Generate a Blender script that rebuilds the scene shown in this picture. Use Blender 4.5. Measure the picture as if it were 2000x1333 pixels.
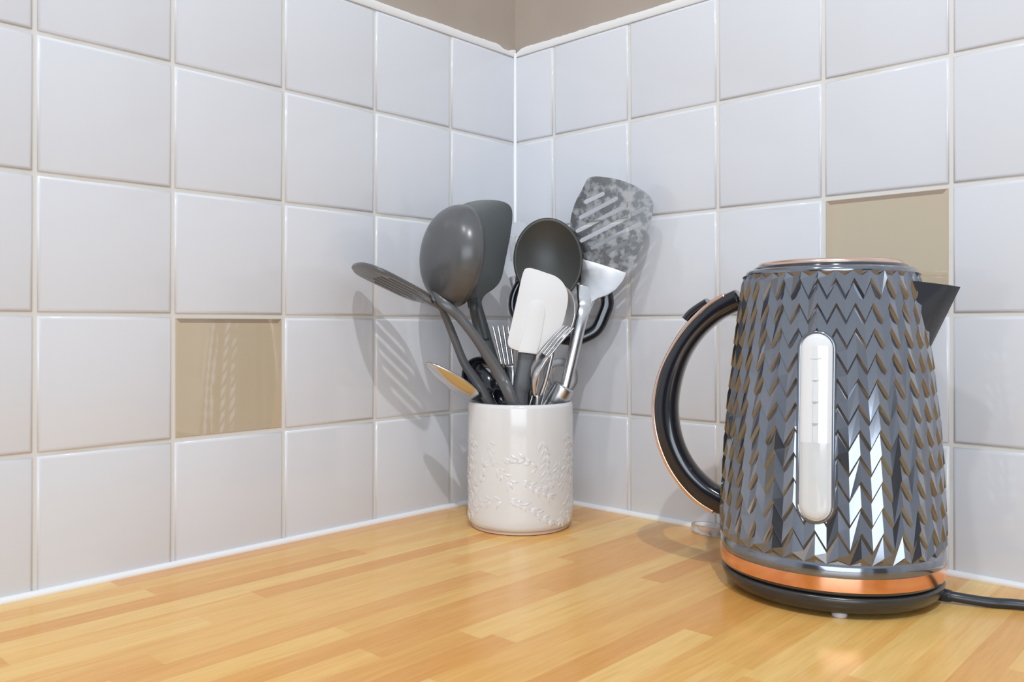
import bpy, bmesh, math, random
from mathutils import Vector, Matrix

for o in list(bpy.data.objects): bpy.data.objects.remove(o, do_unlink=True)
S = bpy.context.scene
COL = S.collection
R = random.Random(7)

# ------------------------------------------------------------------ camera
FPX, CX, CY = 1629.74, 995.67, 638.22            # focal length and principal point, 2000x1333 frame
CAM = Vector((0.64971, -0.69955, 0.19101))
YAW = 0.75495
FW = Vector((-math.sin(YAW), math.cos(YAW), 0)); RT = Vector((math.cos(YAW), math.sin(YAW), 0)); UP = Vector((0, 0, 1))
cd = bpy.data.cameras.new('camera'); cam = bpy.data.objects.new('camera', cd); COL.objects.link(cam)
cam.location = CAM; cam.rotation_euler = (math.pi/2, 0, YAW)
cd.sensor_width = 36; cd.lens = FPX/2000*36
cd.shift_x = (1000-CX)/2000; cd.shift_y = -(666.5-CY)/2000
cd.clip_start = 0.01
S.camera = cam

# ------------------------------------------------------------------ world, lights, exposure
W = bpy.data.worlds.new('room_light'); S.world = W; W.use_nodes = True
bg = W.node_tree.nodes['Background']; bg.inputs[0].default_value = (0.85, 0.915, 1.0, 1); bg.inputs[1].default_value = 0.74
def area(name, loc, target, sx, sy, power, color):
    l = bpy.data.lights.new(name, 'AREA'); l.shape = 'RECTANGLE'; l.size = sx; l.size_y = sy; l.energy = power; l.color = color
    o = bpy.data.objects.new(name, l); COL.objects.link(o); o.location = loc
    o.rotation_euler = (Vector(target)-Vector(loc)).to_track_quat('-Z', 'Y').to_euler(); return o
area('ceiling_lamp', (1.05, -1.02, 1.62), (0.1, -0.1, 0.15), 0.028, 0.028, 12.0, (0.95, 0.975, 1.0))
area('window_daylight', (2.15, -2.75, 0.62), (0.35, -0.1, 0.0), 2.2, 1.2, 40, (0.80, 0.90, 1.0))
area('ceiling_lamp_second', (0.42, -1.15, 1.65), (0.25, -0.3, 0.0), 0.07, 0.07, 4.6, (0.95, 0.975, 1.0))  # second lamp out of view, set to brighten worktop and lower tiles
V = S.view_settings; V.view_transform = 'Standard'; V.look = 'None'; V.gamma = 1; V.use_curve_mapping = False; V.exposure = 0.06

# ------------------------------------------------------------------ helpers
def P(px, py, D):                                   # a point at a distance D in front of the lens plane
    return CAM + FW*D + RT*((px-CX)/FPX*D) + UP*(-(py-CY)/FPX*D)
def onplane(px, py, p, n):
    d = FW + RT*((px-CX)/FPX) - UP*((py-CY)/FPX)
    return CAM + d*((p-CAM).dot(n)/d.dot(n))
def cv(x, d, z): return RT*x + FW*d + UP*z          # vector: right, away, up

def srgb(r, g, b):
    f = lambda c: (c/255/12.92) if c <= 10.3 else (((c/255)+0.055)/1.055)**2.4
    return (f(r), f(g), f(b), 1)

MATS = {}
def mat(name, color, rough=0.4, metal=0.0, spec=0.5, coat=0.0, coat_rough=0.05, trans=0.0, ior=1.5, bump=None, mottle=None, sheen=None):
    m = bpy.data.materials.new(name); m.use_nodes = True; nt = m.node_tree; b = nt.nodes['Principled BSDF']
    b.inputs['Base Color'].default_value = color; b.inputs['Roughness'].default_value = rough; b.inputs['Metallic'].default_value = metal
    b.inputs['Specular IOR Level'].default_value = spec; b.inputs['Coat Weight'].default_value = coat; b.inputs['Coat Roughness'].default_value = coat_rough
    b.inputs['Transmission Weight'].default_value = trans; b.inputs['IOR'].default_value = ior
    tc = nt.nodes.new('ShaderNodeTexCoord')
    if bump:                                        # (scale, strength, distance)
        n = nt.nodes.new('ShaderNodeTexNoise'); n.inputs['Scale'].default_value = bump[0]; n.inputs['Detail'].default_value = 3
        nt.links.new(tc.outputs['Object'], n.inputs['Vector'])
        bp = nt.nodes.new('ShaderNodeBump'); bp.inputs['Strength'].default_value = bump[1]; bp.inputs['Distance'].default_value = bump[2]
        nt.links.new(n.outputs['Fac'], bp.inputs['Height']); nt.links.new(bp.outputs['Normal'], b.inputs['Normal'])
    if mottle:                                      # (scale, colour2, lo, hi, rough2)
        n = nt.nodes.new('ShaderNodeTexNoise'); n.inputs['Scale'].default_value = mottle[0]; n.inputs['Detail'].default_value = 5
        nt.links.new(tc.outputs['Object'], n.inputs['Vector'])
        mr = nt.nodes.new('ShaderNodeMapRange'); mr.inputs[1].default_value = mottle[2]; mr.inputs[2].default_value = mottle[3]
        nt.links.new(n.outputs['Fac'], mr.inputs[0])
        mx = nt.nodes.new('ShaderNodeMix'); mx.data_type = 'RGBA'; mx.inputs[6].default_value = color; mx.inputs[7].default_value = mottle[1]
        nt.links.new(mr.outputs[0], mx.inputs[0]); nt.links.new(mx.outputs[2], b.inputs['Base Color'])
        if len(mottle) > 4:
            m2 = nt.nodes.new('ShaderNodeMapRange'); m2.inputs[3].default_value = rough; m2.inputs[4].default_value = mottle[4]
            nt.links.new(mr.outputs[0], m2.inputs[0]); nt.links.new(m2.outputs[0], b.inputs['Roughness'])
    MATS[name] = m; return m

def obj(name, bm, material, parent=None, smooth=True, angle=None):
    bmesh.ops.recalc_face_normals(bm, faces=bm.faces[:])
    me = bpy.data.meshes.new(name)
    if smooth:
        for f in bm.faces: f.smooth = True
        if angle:
            for e in bm.edges:
                if len(e.link_faces) == 2 and e.calc_face_angle(0) > math.radians(angle): e.smooth = False
    bm.to_mesh(me); bm.free()
    me.materials.append(MATS[material])
    o = bpy.data.objects.new(name, me); COL.objects.link(o)
    if parent: setpar(o, parent)
    return o
def setpar(o, parent):
    """o's mesh is in world space unless its parent is a placed Empty: keep the world position"""
    o.parent = parent
    o.matrix_parent_inverse = wm(parent).inverted()
def wm(o):
    m = Matrix.LocRotScale(o.location, o.rotation_euler, o.scale)
    return (wm(o.parent) @ o.matrix_parent_inverse @ m) if o.parent else m
def thing(name, label, cat, loc=(0, 0, 0), rz=0, group=None):
    o = bpy.data.objects.new(name, None); COL.objects.link(o); o.empty_display_size = 0.02
    o.location = loc; o.rotation_euler = (0, 0, rz); o['label'] = label; o['category'] = cat
    if group: o['group'] = group
    return o
def struct(o): o['kind'] = 'structure'; return o

def catmull(pts, n=6, closed=False):
    """pts: list of tuples/Vectors of equal length"""
    k = len(pts); out = []; dim = len(pts[0])
    rng = range(k) if closed else range(k-1)
    for i in rng:
        if closed: p0, p1, p2, p3 = pts[(i-1) % k], pts[i], pts[(i+1) % k], pts[(i+2) % k]
        else: p0, p1, p2, p3 = pts[max(i-1, 0)], pts[i], pts[i+1], pts[min(i+2, k-1)]
        for j in range(n):
            t = j/n
            out.append(tuple(0.5*((2*p1[d]) + (-p0[d]+p2[d])*t + (2*p0[d]-5*p1[d]+4*p2[d]-p3[d])*t*t + (-p0[d]+3*p1[d]-3*p2[d]+p3[d])*t**3) for d in range(dim)))
    if not closed: out.append(tuple(pts[-1]))
    return out

def box(bm, lo, hi):
    vs = [bm.verts.new((x, y, z)) for x in (lo[0], hi[0]) for y in (lo[1], hi[1]) for z in (lo[2], hi[2])]
    for q in ((0, 1, 3, 2), (4, 6, 7, 5), (0, 4, 5, 1), (2, 3, 7, 6), (0, 2, 6, 4), (1, 5, 7, 3)): bm.faces.new([vs[i] for i in q])

def lathe(bm, prof, seg=64, c=(0, 0), close_bottom=False, close_top=False):
    rings = []
    for r, z in prof:
        if r < 1e-6: rings.append([bm.verts.new((c[0], c[1], z))])
        else: rings.append([bm.verts.new((c[0]+r*math.cos(2*math.pi*i/seg), c[1]+r*math.sin(2*math.pi*i/seg), z)) for i in range(seg)])
    for a, b in zip(rings, rings[1:]):
        for i in range(seg):
            j = (i+1) % seg
            if len(a) == 1 and len(b) == 1: continue
            if len(a) == 1: bm.faces.new((a[0], b[i], b[j]))
            elif len(b) == 1: bm.faces.new((a[i], a[j], b[0]))
            else: bm.faces.new((a[i], a[j], b[j], b[i]))

def sweep(bm, path, nrm, seg=16, power=2.0, closed=False, sub=6, dome=True):
    """path: list of (Vector, half_width, half_thickness); nrm: thickness direction (width = tangent x nrm)"""
    pts = catmull([(p.x, p.y, p.z, a, b) for p, a, b in path], sub, closed) if sub > 1 else [(p.x, p.y, p.z, a, b) for p, a, b in path]
    k = len(pts); rings = []
    for i, q in enumerate(pts):
        c = Vector(q[:3])
        pa = Vector(pts[(i-1) % k if closed else max(i-1, 0)][:3]); pb = Vector(pts[(i+1) % k if closed else min(i+1, k-1)][:3])
        t = (pb-pa).normalized()
        n = nrm(c) if callable(nrm) else nrm
        n = (n - t*n.dot(t)).normalized(); s = t.cross(n)
        ring = []
        for j in range(seg):
            th = 2*math.pi*j/seg; cs, sn = math.cos(th), math.sin(th)
            x = math.copysign(abs(cs)**(2/power), cs); y = math.copysign(abs(sn)**(2/power), sn)
            ring.append(bm.verts.new(c + s*(x*q[3]) + n*(y*q[4])))
        rings.append(ring)
    n_ = k if closed else k-1
    for i in range(n_):
        a, b = rings[i], rings[(i+1) % k]
        for j in range(seg): bm.faces.new((a[j], a[(j+1) % seg], b[(j+1) % seg], b[j]))
    if not closed:
        for ring, i, sgn in ((rings[0], 0, -1), (rings[-1], -1, 1)):
            bm.faces.new(ring)
    return rings

def plate(bm, outline, holes, n, thick, bevel=0.0):
    """solid plate: outline and holes are lists of world Vectors on a plane with normal n (towards the viewer); extruded by -n*thick"""
    es = []
    for loop in [outline]+holes:
        vs = [bm.verts.new(p) for p in loop]
        es += [bm.edges.new((vs[i], vs[(i+1) % len(vs)])) for i in range(len(vs))]
    r = bmesh.ops.triangle_fill(bm, use_beauty=True, use_dissolve=False, edges=es)
    faces = [g for g in r['geom'] if isinstance(g, bmesh.types.BMFace)]
    ex = bmesh.ops.extrude_face_region(bm, geom=faces)
    mv = [g for g in ex['geom'] if isinstance(g, bmesh.types.BMVert)]
    bmesh.ops.translate(bm, verts=mv, vec=-n*thick)
    bmesh.ops.recalc_face_normals(bm, faces=bm.faces[:])
    if bevel:
        be = [e for e in bm.edges if len(e.link_faces) == 2 and e.calc_face_angle(0) > math.radians(55)]
        be = [e for e in be if abs((e.verts[0].co-e.verts[1].co).normalized().dot(n)) < 0.5]
        bmesh.ops.bevel(bm, geom=be, offset=bevel, segments=2, profile=0.5, affect='EDGES', clamp_overlap=True)

def bowl(bm, c, u, v, n, hw, hh, depth, thick, seg=40, rings=9, egg=0.0, flat=2.0):
    """spoon / ladle bowl: rim ellipse (hw along u, hh along v), opening towards n, hollow, with wall thickness"""
    outer, inner = [], []
    for lst, off, sc in ((outer, thick, 1.0), (inner, 0.0, 1.0-thick/min(hw, hh))):
        for i in range(rings+1):
            r = math.sin(math.pi/2*i/rings)
            ring = []
            for j in range(seg):
                th = 2*math.pi*j/seg
                x = hw*sc*r*math.cos(th)*(1+egg*math.sin(th)); y = hh*sc*r*math.sin(th)
                d = depth*(1-r**flat)**(1.0 if flat < 2.5 else 0.5) if r < 1 else 0
                ring.append(c + u*x + v*y - n*(d + (off if i < rings else 0)))
            lst.append([bm.verts.new(ring[0])] if i == 0 else [bm.verts.new(p) for p in ring])
        for a, b in zip(lst, lst[1:]):
            for j in range(seg):
                k = (j+1) % seg
                if len(a) == 1: bm.faces.new((a[0], b[j], b[k]))
                else: bm.faces.new((a[j], a[k], b[k], b[j]))
    a, b = outer[-1], inner[-1]
    for j in range(seg):
        k = (j+1) % seg; bm.faces.new((a[j], a[k], b[k], b[j]))

def slot(c, u, v, hl, hw, n=5):
    """stadium hole: centre, long direction u, cross direction v"""
    out = []
    for s, a0 in ((1, -math.pi/2), (-1, math.pi/2)):
        for i in range(n+1):
            a = a0 + math.pi*i/n
            out.append(c + u*(s*(hl-hw)) + u*(hw*math.cos(a)) + v*(hw*math.sin(a)))
    return out

# ------------------------------------------------------------------ materials
mat('tile_white', (0.655, 0.67, 0.71, 1), 0.10, spec=0.5, bump=(9, 0.03, 0.002))
mat('grout', srgb(214, 212, 208), 0.85, mottle=(14, srgb(196, 184, 166), 0.58, 0.85), bump=(400, 0.3, 0.0004))
mat('sealant', (0.80, 0.80, 0.80, 1), 0.35)
mat('paint_taupe', srgb(163, 150, 138), 0.5, bump=(60, 0.15, 0.001), mottle=(8, srgb(170, 158, 146), 0.4, 0.7))
mat('glass_taupe', srgb(188, 174, 150), 0.04, spec=0.6, coat=1.0, coat_rough=0.02)
mat('glass_top_strip', srgb(150, 132, 114), 0.08, coat=1.0)
mat('ceramic', (0.69, 0.69, 0.69, 1), 0.16, coat=0.3)
mat('bisque', srgb(205, 180, 165), 0.8)
mat('nylon_grey', srgb(86, 87, 89), 0.27, spec=0.5, bump=(250, 0.05, 0.0003))
mat('nylon_teal_grey', srgb(64, 69, 70), 0.38)
mat('nylon_black', srgb(56, 56, 53), 0.40)
mat('silicone_white', (0.70, 0.70, 0.70, 1), 0.5)
mat('handle_charcoal', srgb(78, 80, 84), 0.38)
mat('plastic_black', (0.010, 0.011, 0.016, 1), 0.12, coat=0.5)
mat('steel', (0.66, 0.66, 0.67, 1), 0.18, metal=1.0, bump=(120, 0.03, 0.0005))
mat('steel_brushed', (0.60, 0.60, 0.60, 1), 0.28, metal=1.0)
mat('steel_water_marked', (0.26, 0.255, 0.255, 1), 0.26, metal=1.0, mottle=(130, (0.38, 0.375, 0.37, 1), 0.45, 0.62, 0.42), bump=(120, 0.05, 0.0005))
mat('steel_satin', (0.35, 0.35, 0.36, 1), 0.42, metal=1.0, mottle=(60, (0.43, 0.43, 0.44, 1), 0.4, 0.6, 0.5))
mat('steel_dull', (0.34, 0.34, 0.34, 1), 0.42, metal=1.0)
mat('kettle_black', (0.21, 0.228, 0.265, 1), 0.12, metal=0.85, spec=0.7, coat=0.6, coat_rough=0.03)
mat('kettle_trim_dark', (0.022, 0.024, 0.03, 1), 0.14, spec=0.6, coat=0.6)
mat('copper', (0.86, 0.46, 0.30, 1), 0.14, metal=1.0)
mat('copper_pale', (0.86, 0.62, 0.52, 1), 0.20, metal=1.0)
mat('base_black', (0.030, 0.029, 0.028, 1), 0.25, spec=0.6)
mat('gauge', (0.72, 0.74, 0.76, 1), 0.12, coat=0.6)
mat('gauge_water', (0.62, 0.65, 0.67, 1), 0.10, coat=0.6)
mat('gauge_marks', (0.64, 0.67, 0.69, 1), 0.3)
mat('cord_black', (0.012, 0.016, 0.024, 1), 0.32, spec=0.6)
mat('foot_grey', (0.55, 0.56, 0.60, 1), 0.4)
mat('clear_plastic', (0.93, 0.92, 0.91, 1), 0.06, trans=0.85, ior=1.45)

def wood_mat():
    m = bpy.data.materials.new('beech_stave'); m.use_nodes = True; nt = m.node_tree; L = nt.links.new; b = nt.nodes['Principled BSDF']
    b.inputs['Roughness'].default_value = 0.20; b.inputs['Specular IOR Level'].default_value = 0.4
    oi = nt.nodes.new('ShaderNodeObjectInfo'); g = nt.nodes.new('ShaderNodeNewGeometry')
    off = nt.nodes.new('ShaderNodeVectorMath'); off.operation = 'MULTIPLY_ADD'
    cmb = nt.nodes.new('ShaderNodeCombineXYZ')
    mu = nt.nodes.new('ShaderNodeMath'); mu.operation = 'MULTIPLY'; mu.inputs[1].default_value = 37.0
    L(oi.outputs['Random'], mu.inputs[0]); L(mu.outputs[0], cmb.inputs[0]); L(mu.outputs[0], cmb.inputs[1])
    off.inputs[1].default_value = (1, 1, 1); L(g.outputs['Position'], off.inputs[0]); L(cmb.outputs[0], off.inputs[2])
    mp = nt.nodes.new('ShaderNodeMapping'); mp.inputs['Scale'].default_value = (95, 6, 20); L(off.outputs[0], mp.inputs['Vector'])
    n1 = nt.nodes.new('ShaderNodeTexNoise'); n1.inputs['Scale'].default_value = 1.0; n1.inputs['Detail'].default_value = 5; n1.inputs['Distortion'].default_value = 0.6; L(mp.outputs[0], n1.inputs['Vector'])
    mp2 = nt.nodes.new('ShaderNodeMapping'); mp2.inputs['Scale'].default_value = (420, 30, 60); L(off.outputs[0], mp2.inputs['Vector'])
    n2 = nt.nodes.new('ShaderNodeTexNoise'); n2.inputs['Scale'].default_value = 1.0; n2.inputs['Detail'].default_value = 3; L(mp2.outputs[0], n2.inputs['Vector'])
    r1 = nt.nodes.new('ShaderNodeValToRGB'); e = r1.color_ramp.elements
    e[0].position = 0.0; e[0].color = srgb(221, 161, 87); e[1].position = 1.0; e[1].color = srgb(238, 200, 126)
    x = e.new(0.35); x.color = srgb(230, 178, 102); x = e.new(0.65); x.color = srgb(234, 188, 111)
    L(oi.outputs['Random'], r1.inputs[0])
    mx = nt.nodes.new('ShaderNodeMix'); mx.data_type = 'RGBA'; mx.blend_type = 'MULTIPLY'
    r2 = nt.nodes.new('ShaderNodeValToRGB'); r2.color_ramp.elements[0].position = 0.28; r2.color_ramp.elements[0].color = (0.88, 0.79, 0.68, 1); r2.color_ramp.elements[1].position = 0.66; r2.color_ramp.elements[1].color = (1, 1, 1, 1)
    L(n1.outputs['Fac'], r2.inputs[0]); mx.inputs[0].default_value = 0.75; L(r1.outputs[0], mx.inputs[6]); L(r2.outputs[0], mx.inputs[7])
    mx2 = nt.nodes.new('ShaderNodeMix'); mx2.data_type = 'RGBA'; mx2.blend_type = 'MULTIPLY'; mx2.inputs[0].default_value = 0.5
    r3 = nt.nodes.new('ShaderNodeValToRGB'); r3.color_ramp.elements[0].position = 0.3; r3.color_ramp.elements[0].color = (0.86, 0.78, 0.68, 1); r3.color_ramp.elements[1].position = 0.6; r3.color_ramp.elements[1].color = (1, 1, 1, 1)
    L(n2.outputs['Fac'], r3.inputs[0]); L(mx.outputs[2], mx2.inputs[6]); L(r3.outputs[0], mx2.inputs[7])
    L(mx2.outputs[2], b.inputs['Base Color']); MATS['beech_stave'] = m
wood_mat()

# ------------------------------------------------------------------ walls
T, G = 0.1, 0.0034                    # tile pitch, joint width
AL, AR = 0.0995, 0.0572               # first joint from the corner on each wall
LEN = 0.95; HT = 0.5; STRIP = 0.0078
TZ = 0.0016                           # tiles proud of the joints

def tile_mesh(name, w, h, m):
    bm = bmesh.new(); prev = None
    for ins, d in ((0, -0.005), (0, 0.0004), (0.0007, 0.0012), (0.0024, TZ)):
        ring = [bm.verts.new((sx*(w/2-ins), sz*(h/2-ins), d)) for sx, sz in ((-1, -1), (1, -1), (1, 1), (-1, 1))]
        if prev:
            for i in range(4): bm.faces.new((prev[i], prev[(i+1) % 4], ring[(i+1) % 4], ring[i]))
        prev = ring
    bm.faces.new(prev)
    bmesh.ops.recalc_face_normals(bm, faces=bm.faces[:])
    me = bpy.data.meshes.new(name); bm.to_mesh(me); bm.free()
    for f in me.polygons: f.use_smooth = True
    for f in me.polygons:
        if len(set(round(me.vertices[v].co.z, 6) for v in f.vertices)) == 1: f.use_smooth = True
    me.materials.append(MATS[m]); return me

def glass_tile(parent, M):
    """taupe glass tile with a darker strip along its top edge"""
    w = T-G-0.0006
    bm = bmesh.new(); prev = None
    for ins, d in ((0, -0.005), (0, 0.0002), (0.0006, 0.0008), (0.004, 0.0008)):
        ring = [bm.verts.new((sx*(w/2-ins), sz*(w/2-ins), d)) for sx, sz in ((-1, -1), (1, -1), (1, 1), (-1, 1))]
        if prev:
            for i in range(4): bm.faces.new((prev[i], prev[(i+1) % 4], ring[(i+1) % 4], ring[i]))
        prev = ring
    bm.faces.new(prev)
    bmesh.ops.recalc_face_normals(bm, faces=bm.faces[:])
    me = bpy.data.meshes.new('glass_tile'); bm.to_mesh(me); bm.free()
    me.materials.append(MATS['glass_taupe']); me.materials.append(MATS['glass_top_strip'])
    for f in me.polygons:
        c = f.center
        if f.normal.z > 0.9 and len(f.vertices) == 4 and c.y > w/2-0.004: f.material_index = 1  # only the top strip takes the darker colour
    o = bpy.data.objects.new('glass_tile', me); COL.objects.link(o); o.parent = parent; o.matrix_local = M
    o['label'] = 'glossy taupe glass tile among the white ones'
    return o

full = tile_mesh('tile', T-G, T-G, 'tile_white')
cutl = tile_mesh('tile', AL-G, T-G, 'tile_white')
cutr = tile_mesh('tile', AR-G, T-G, 'tile_white')
def wall(side):
    left = side == 'left'
    # frame: s runs along the wall away from the corner, z up, n into the room; wall face of the joints at n = -TZ
    s = Vector((0, -1, 0)) if left else Vector((1, 0, 0)); n = Vector((1, 0, 0)) if left else Vector((0, -1, 0))
    q = lambda a, d, z: s*a + n*d + UP*z
    def slab(bm, a0, a1, d0, d1, z0, z1):
        vs = [bm.verts.new(q(a, d, z)) for a in (a0, a1) for d in (d0, d1) for z in (z0, z1)]
        for f in ((0, 1, 3, 2), (4, 6, 7, 5), (0, 4, 5, 1), (2, 3, 7, 6), (0, 2, 6, 4), (1, 5, 7, 3)): bm.faces.new([vs[i] for i in f])
    bm = bmesh.new(); slab(bm, -0.12 if left else -0.006, LEN, -0.12, -0.006, -0.04, 0.95)
    w = struct(obj('wall_'+side, bm, 'paint_taupe', smooth=False))
    w['label'] = 'taupe painted wall with white square tiles, '+side+' of the corner'
    bm = bmesh.new(); slab(bm, -0.0055, LEN, -0.0059, -TZ, -0.039, HT)
    obj('grout_bed', bm, 'grout', w, smooth=False)
    # white capping strip on top of the tiling, its upper edge overpainted unevenly
    bm = bmesh.new(); k = 150; rows = []
    rr = random.Random(3 if left else 5)
    for i in range(k+1):
        a = -0.0005 + (LEN+0.0005)*(i/k)**1.35
        h = STRIP + rr.uniform(-0.00035, 0.00035) + (0.0002*math.sin(a*70))
        if left and 0.002 < a < 0.028: h -= 0.0035*math.sin(math.pi*(a-0.002)/0.026)
        if not left and a < 0.011: h -= 0.0055*(1-a/0.011)
        rows.append([bm.verts.new(q(a, d, z)) for d, z in ((-0.0058, HT-0.0008), (0.0, HT-0.0008), (0.0008, HT+0.0006), (0.0004, HT+h-0.0006), (-0.0008, HT+h), (-0.0058, HT+h))])
    for a_, b_ in zip(rows, rows[1:]):
        for j in range(5): bm.faces.new((a_[j], a_[j+1], b_[j+1], b_[j]))
    obj('capping_strip', bm, 'sealant', w, angle=50)
    # tiles
    first = AL if left else AR
    spans = [(0.0, first)] + [(first+T*i, first+T*(i+1)) for i in range(int((LEN-first)/T+0.001))]
    rr = random.Random(11 if left else 12)
    for ci, (a0, a1) in enumerate(spans):
        for ri in range(5):
            M = Matrix((( s.x, 0, n.x, 0), (s.y, 0, n.y, 0), (0, 1, 0, 0), (0, 0, 0, 1)))
            M.translation = q((a0+a1)/2, -TZ, T*ri+T/2)
            rot = Matrix.Rotation(rr.gauss(0, 0.0022), 4, 'X') @ Matrix.Rotation(rr.gauss(0, 0.0022), 4, 'Y')
            if (left and ci == 3 and ri == 1) or (not left and ci == 4 and ri == 2):
                glass_tile(w, M); continue
            me = full if ci else (cutl if left else cutr)
            o = bpy.data.objects.new('tile', me); COL.objects.link(o); o.parent = w
            o.matrix_local = M @ rot
    # sealant bead along the worktop
    bm = bmesh.new()
    sweep(bm, [(q(0.0, 0.0004, 0.0008), 0.0035, 0.0035), (q(0.3, 0.0004, 0.0008), 0.0032, 0.0036), (q(0.6, 0.0004, 0.0008), 0.0036, 0.0033), (q(LEN, 0.0004, 0.0008), 0.0034, 0.0034)], UP, seg=10, sub=8)
    b = struct(obj('trim_1' if left else 'trim_2', bm, 'sealant')); b['label'] = 'white sealant bead where '+side+' tiles meet the worktop'
    return w
wall('left'); wall('right')
bm = bmesh.new(); sweep(bm, [(Vector((0.0003, -0.0003, 0.0)), 0.0022, 0.0016), (Vector((0.0003, -0.0003, HT+0.003)), 0.0022, 0.0016)], Vector((1, -1, 0)).normalized(), seg=8, sub=1)
b = struct(obj('trim_3', bm, 'sealant')); b['label'] = 'white sealant line in the tiled corner'

# ------------------------------------------------------------------ rest of the room, behind the camera
mat('room_paint', srgb(232, 233, 236), 0.6, bump=(40, 0.1, 0.001))
mat('room_floor', srgb(92, 78, 66), 0.45, mottle=(3, srgb(110, 94, 80), 0.4, 0.6))
mat('door_dark', srgb(58, 50, 46), 0.4, bump=(30, 0.1, 0.001))
for nm, lo, hi, m in (('floor', (-0.12, -3.3, -0.96), (3.4, 0.12, -0.9), 'room_floor'), ('wall_back', (-0.12, -3.4, -0.9), (3.4, -3.3, 1.5), 'room_paint'), ('wall_far', (3.4, -3.3, -0.9), (3.5, 0.12, 1.5), 'room_paint')):
    bm = bmesh.new(); box(bm, lo, hi); struct(obj(nm, bm, m, smooth=False))
for nm, lo, hi in (('added_door_1', (0.25, -3.3, -0.9), (1.15, -3.26, 1.1)), ('added_door_2', (3.36, -1.5, -0.9), (3.4, -0.7, 1.1))):  # unseen dark doors, added to give the kettle dark reflections
    bm = bmesh.new(); box(bm, lo, hi); d_ = struct(obj(nm, bm, 'door_dark', smooth=False))
    for k_ in range(2):
        bm = bmesh.new(); z0_, z1_ = ((-0.75, 0.0), (0.15, 0.95))[k_]
        if nm == 'added_door_1': box(bm, (lo[0]+0.12, hi[1]-0.005, z0_), (hi[0]-0.12, hi[1]+0.012, z1_))
        else: box(bm, (lo[0]-0.012, lo[1]+0.12, z0_), (lo[0]+0.005, hi[1]-0.12, z1_))
        obj('panel', bm, 'door_dark', d_, smooth=False)

# ------------------------------------------------------------------ worktop
bm = bmesh.new()
pl = [(0, 0), (LEN, 0), (LEN, -0.62), (0.62, -0.62), (0.62, -LEN), (0, -LEN)]
top = [bm.verts.new((x, y, -0.004)) for x, y in pl]; bot = [bm.verts.new((x, y, -0.038)) for x, y in pl]
bm.faces.new(top); bm.faces.new(bot[::-1])
for i in range(6): bm.faces.new((top[i], top[(i+1) % 6], bot[(i+1) % 6], bot[i]))
wt = obj('worktop', bm, 'beech_stave', smooth=False); wt['label'] = 'glossy beech block kitchen worktop along both tiled walls'; wt['category'] = 'worktop'
SW = 0.0205; cache = {}
i = 0; x = 0.0
while x < LEN-1e-6:
    x1 = min(x+SW, LEN); end = -LEN if x1 <= 0.62 else -0.62
    y = 0.0; first = True
    while y > end+1e-6:
        ln = R.choice([0.16, 0.22, 0.28, 0.34]); ln = R.choice([0.06, 0.11, 0.17, 0.24]) if first else ln; first = False
        y1 = max(y-ln, end)
        if y1-end < 0.05: y1 = end
        key = (round(x1-x, 5), round(y-y1, 4))
        if key not in cache:
            w_, l_ = key; m_ = bmesh.new(); box(m_, (0, -l_, -0.004), (w_, 0, 0.0)); me = bpy.data.meshes.new('stave'); bmesh.ops.recalc_face_normals(m_, faces=m_.faces[:]); m_.to_mesh(me); m_.free(); me.materials.append(MATS['beech_stave']); cache[key] = me
        o = bpy.data.objects.new('stave', cache[key]); COL.objects.link(o); o.parent = wt; o.location = (x, y, 0)
        y = y1
    x = x1

# ------------------------------------------------------------------ crock
CC = CAM + FW*0.8063 + RT*0.01026; CC = Vector((CC.x, CC.y, 0)); CR, CH = 0.0506, 0.1195
t = thing('utensil_crock', 'white ceramic utensil crock with embossed leaves, standing in the tiled corner', 'crock', CC)
bm = bmesh.new()
lathe(bm, [(0, 0.003), (0.042, 0.003), (0.0465, 0.0032), (0.0488, 0.0045), (0.0500, 0.008), (CR, 0.014), (CR, 0.09), (CR-0.0002, CH-0.004), (CR-0.0008, CH-0.0012), (CR-0.0022, CH), (CR-0.0036, CH-0.0012), (CR-0.0042, CH-0.004), (CR-0.0045, 0.02), (CR-0.008, 0.012), (0, 0.011)], 96, (CC.x, CC.y))
obj('body', bm, 'ceramic', t)
bm = bmesh.new(); lathe(bm, [(0, 0.0), (0.0455, 0.0), (0.0472, 0.001), (0.0474, 0.0034), (0, 0.0034)], 72, (CC.x, CC.y)); obj('foot_ring', bm, 'bisque', t, angle=50)
# embossed sprigs: shallow leaves, buds and stems wrapped round the wall
bm = bmesh.new(); rr = random.Random(21)
def on_c(a, z, h): return Vector((CC.x+(CR+h)*math.cos(a), CC.y+(CR+h)*math.sin(a), z))
def leaf(a, z, ang, ln, wd, h=0.0009):
    k = 7; mid, lf, rg = [], [], []
    for i in range(k+1):
        u = i/k; w_ = wd*math.sin(math.pi*u**0.8)*0.5; c = ln*u
        for lst, s_, hh in ((mid, 0, h*math.sin(math.pi*min(1, u*0.9+0.08))), (lf, 1, -0.0004), (rg, -1, -0.0004)):
            dx = c*math.cos(ang)-s_*w_*math.sin(ang); dz = c*math.sin(ang)+s_*w_*math.cos(ang)
            lst.append(bm.verts.new(on_c(a+dx/CR, z+dz, hh)))
    for i in range(k):
        for A_, B_ in ((lf, mid), (mid, rg)):
            bm.faces.new((A_[i], A_[i+1], B_[i+1], B_[i]))
def stem(pts):
    for (a0, z0), (a1, z1) in zip(pts, pts[1:]):
        d = Vector(((a1-a0)*CR, z1-z0)); L_ = d.length; an = math.atan2(d.y, d.x); leaf(a0, z0, an, L_*1.25, 0.0022, 0.0005)
camang = math.atan2(CAM.y-CC.y, CAM.x-CC.x)
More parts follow.
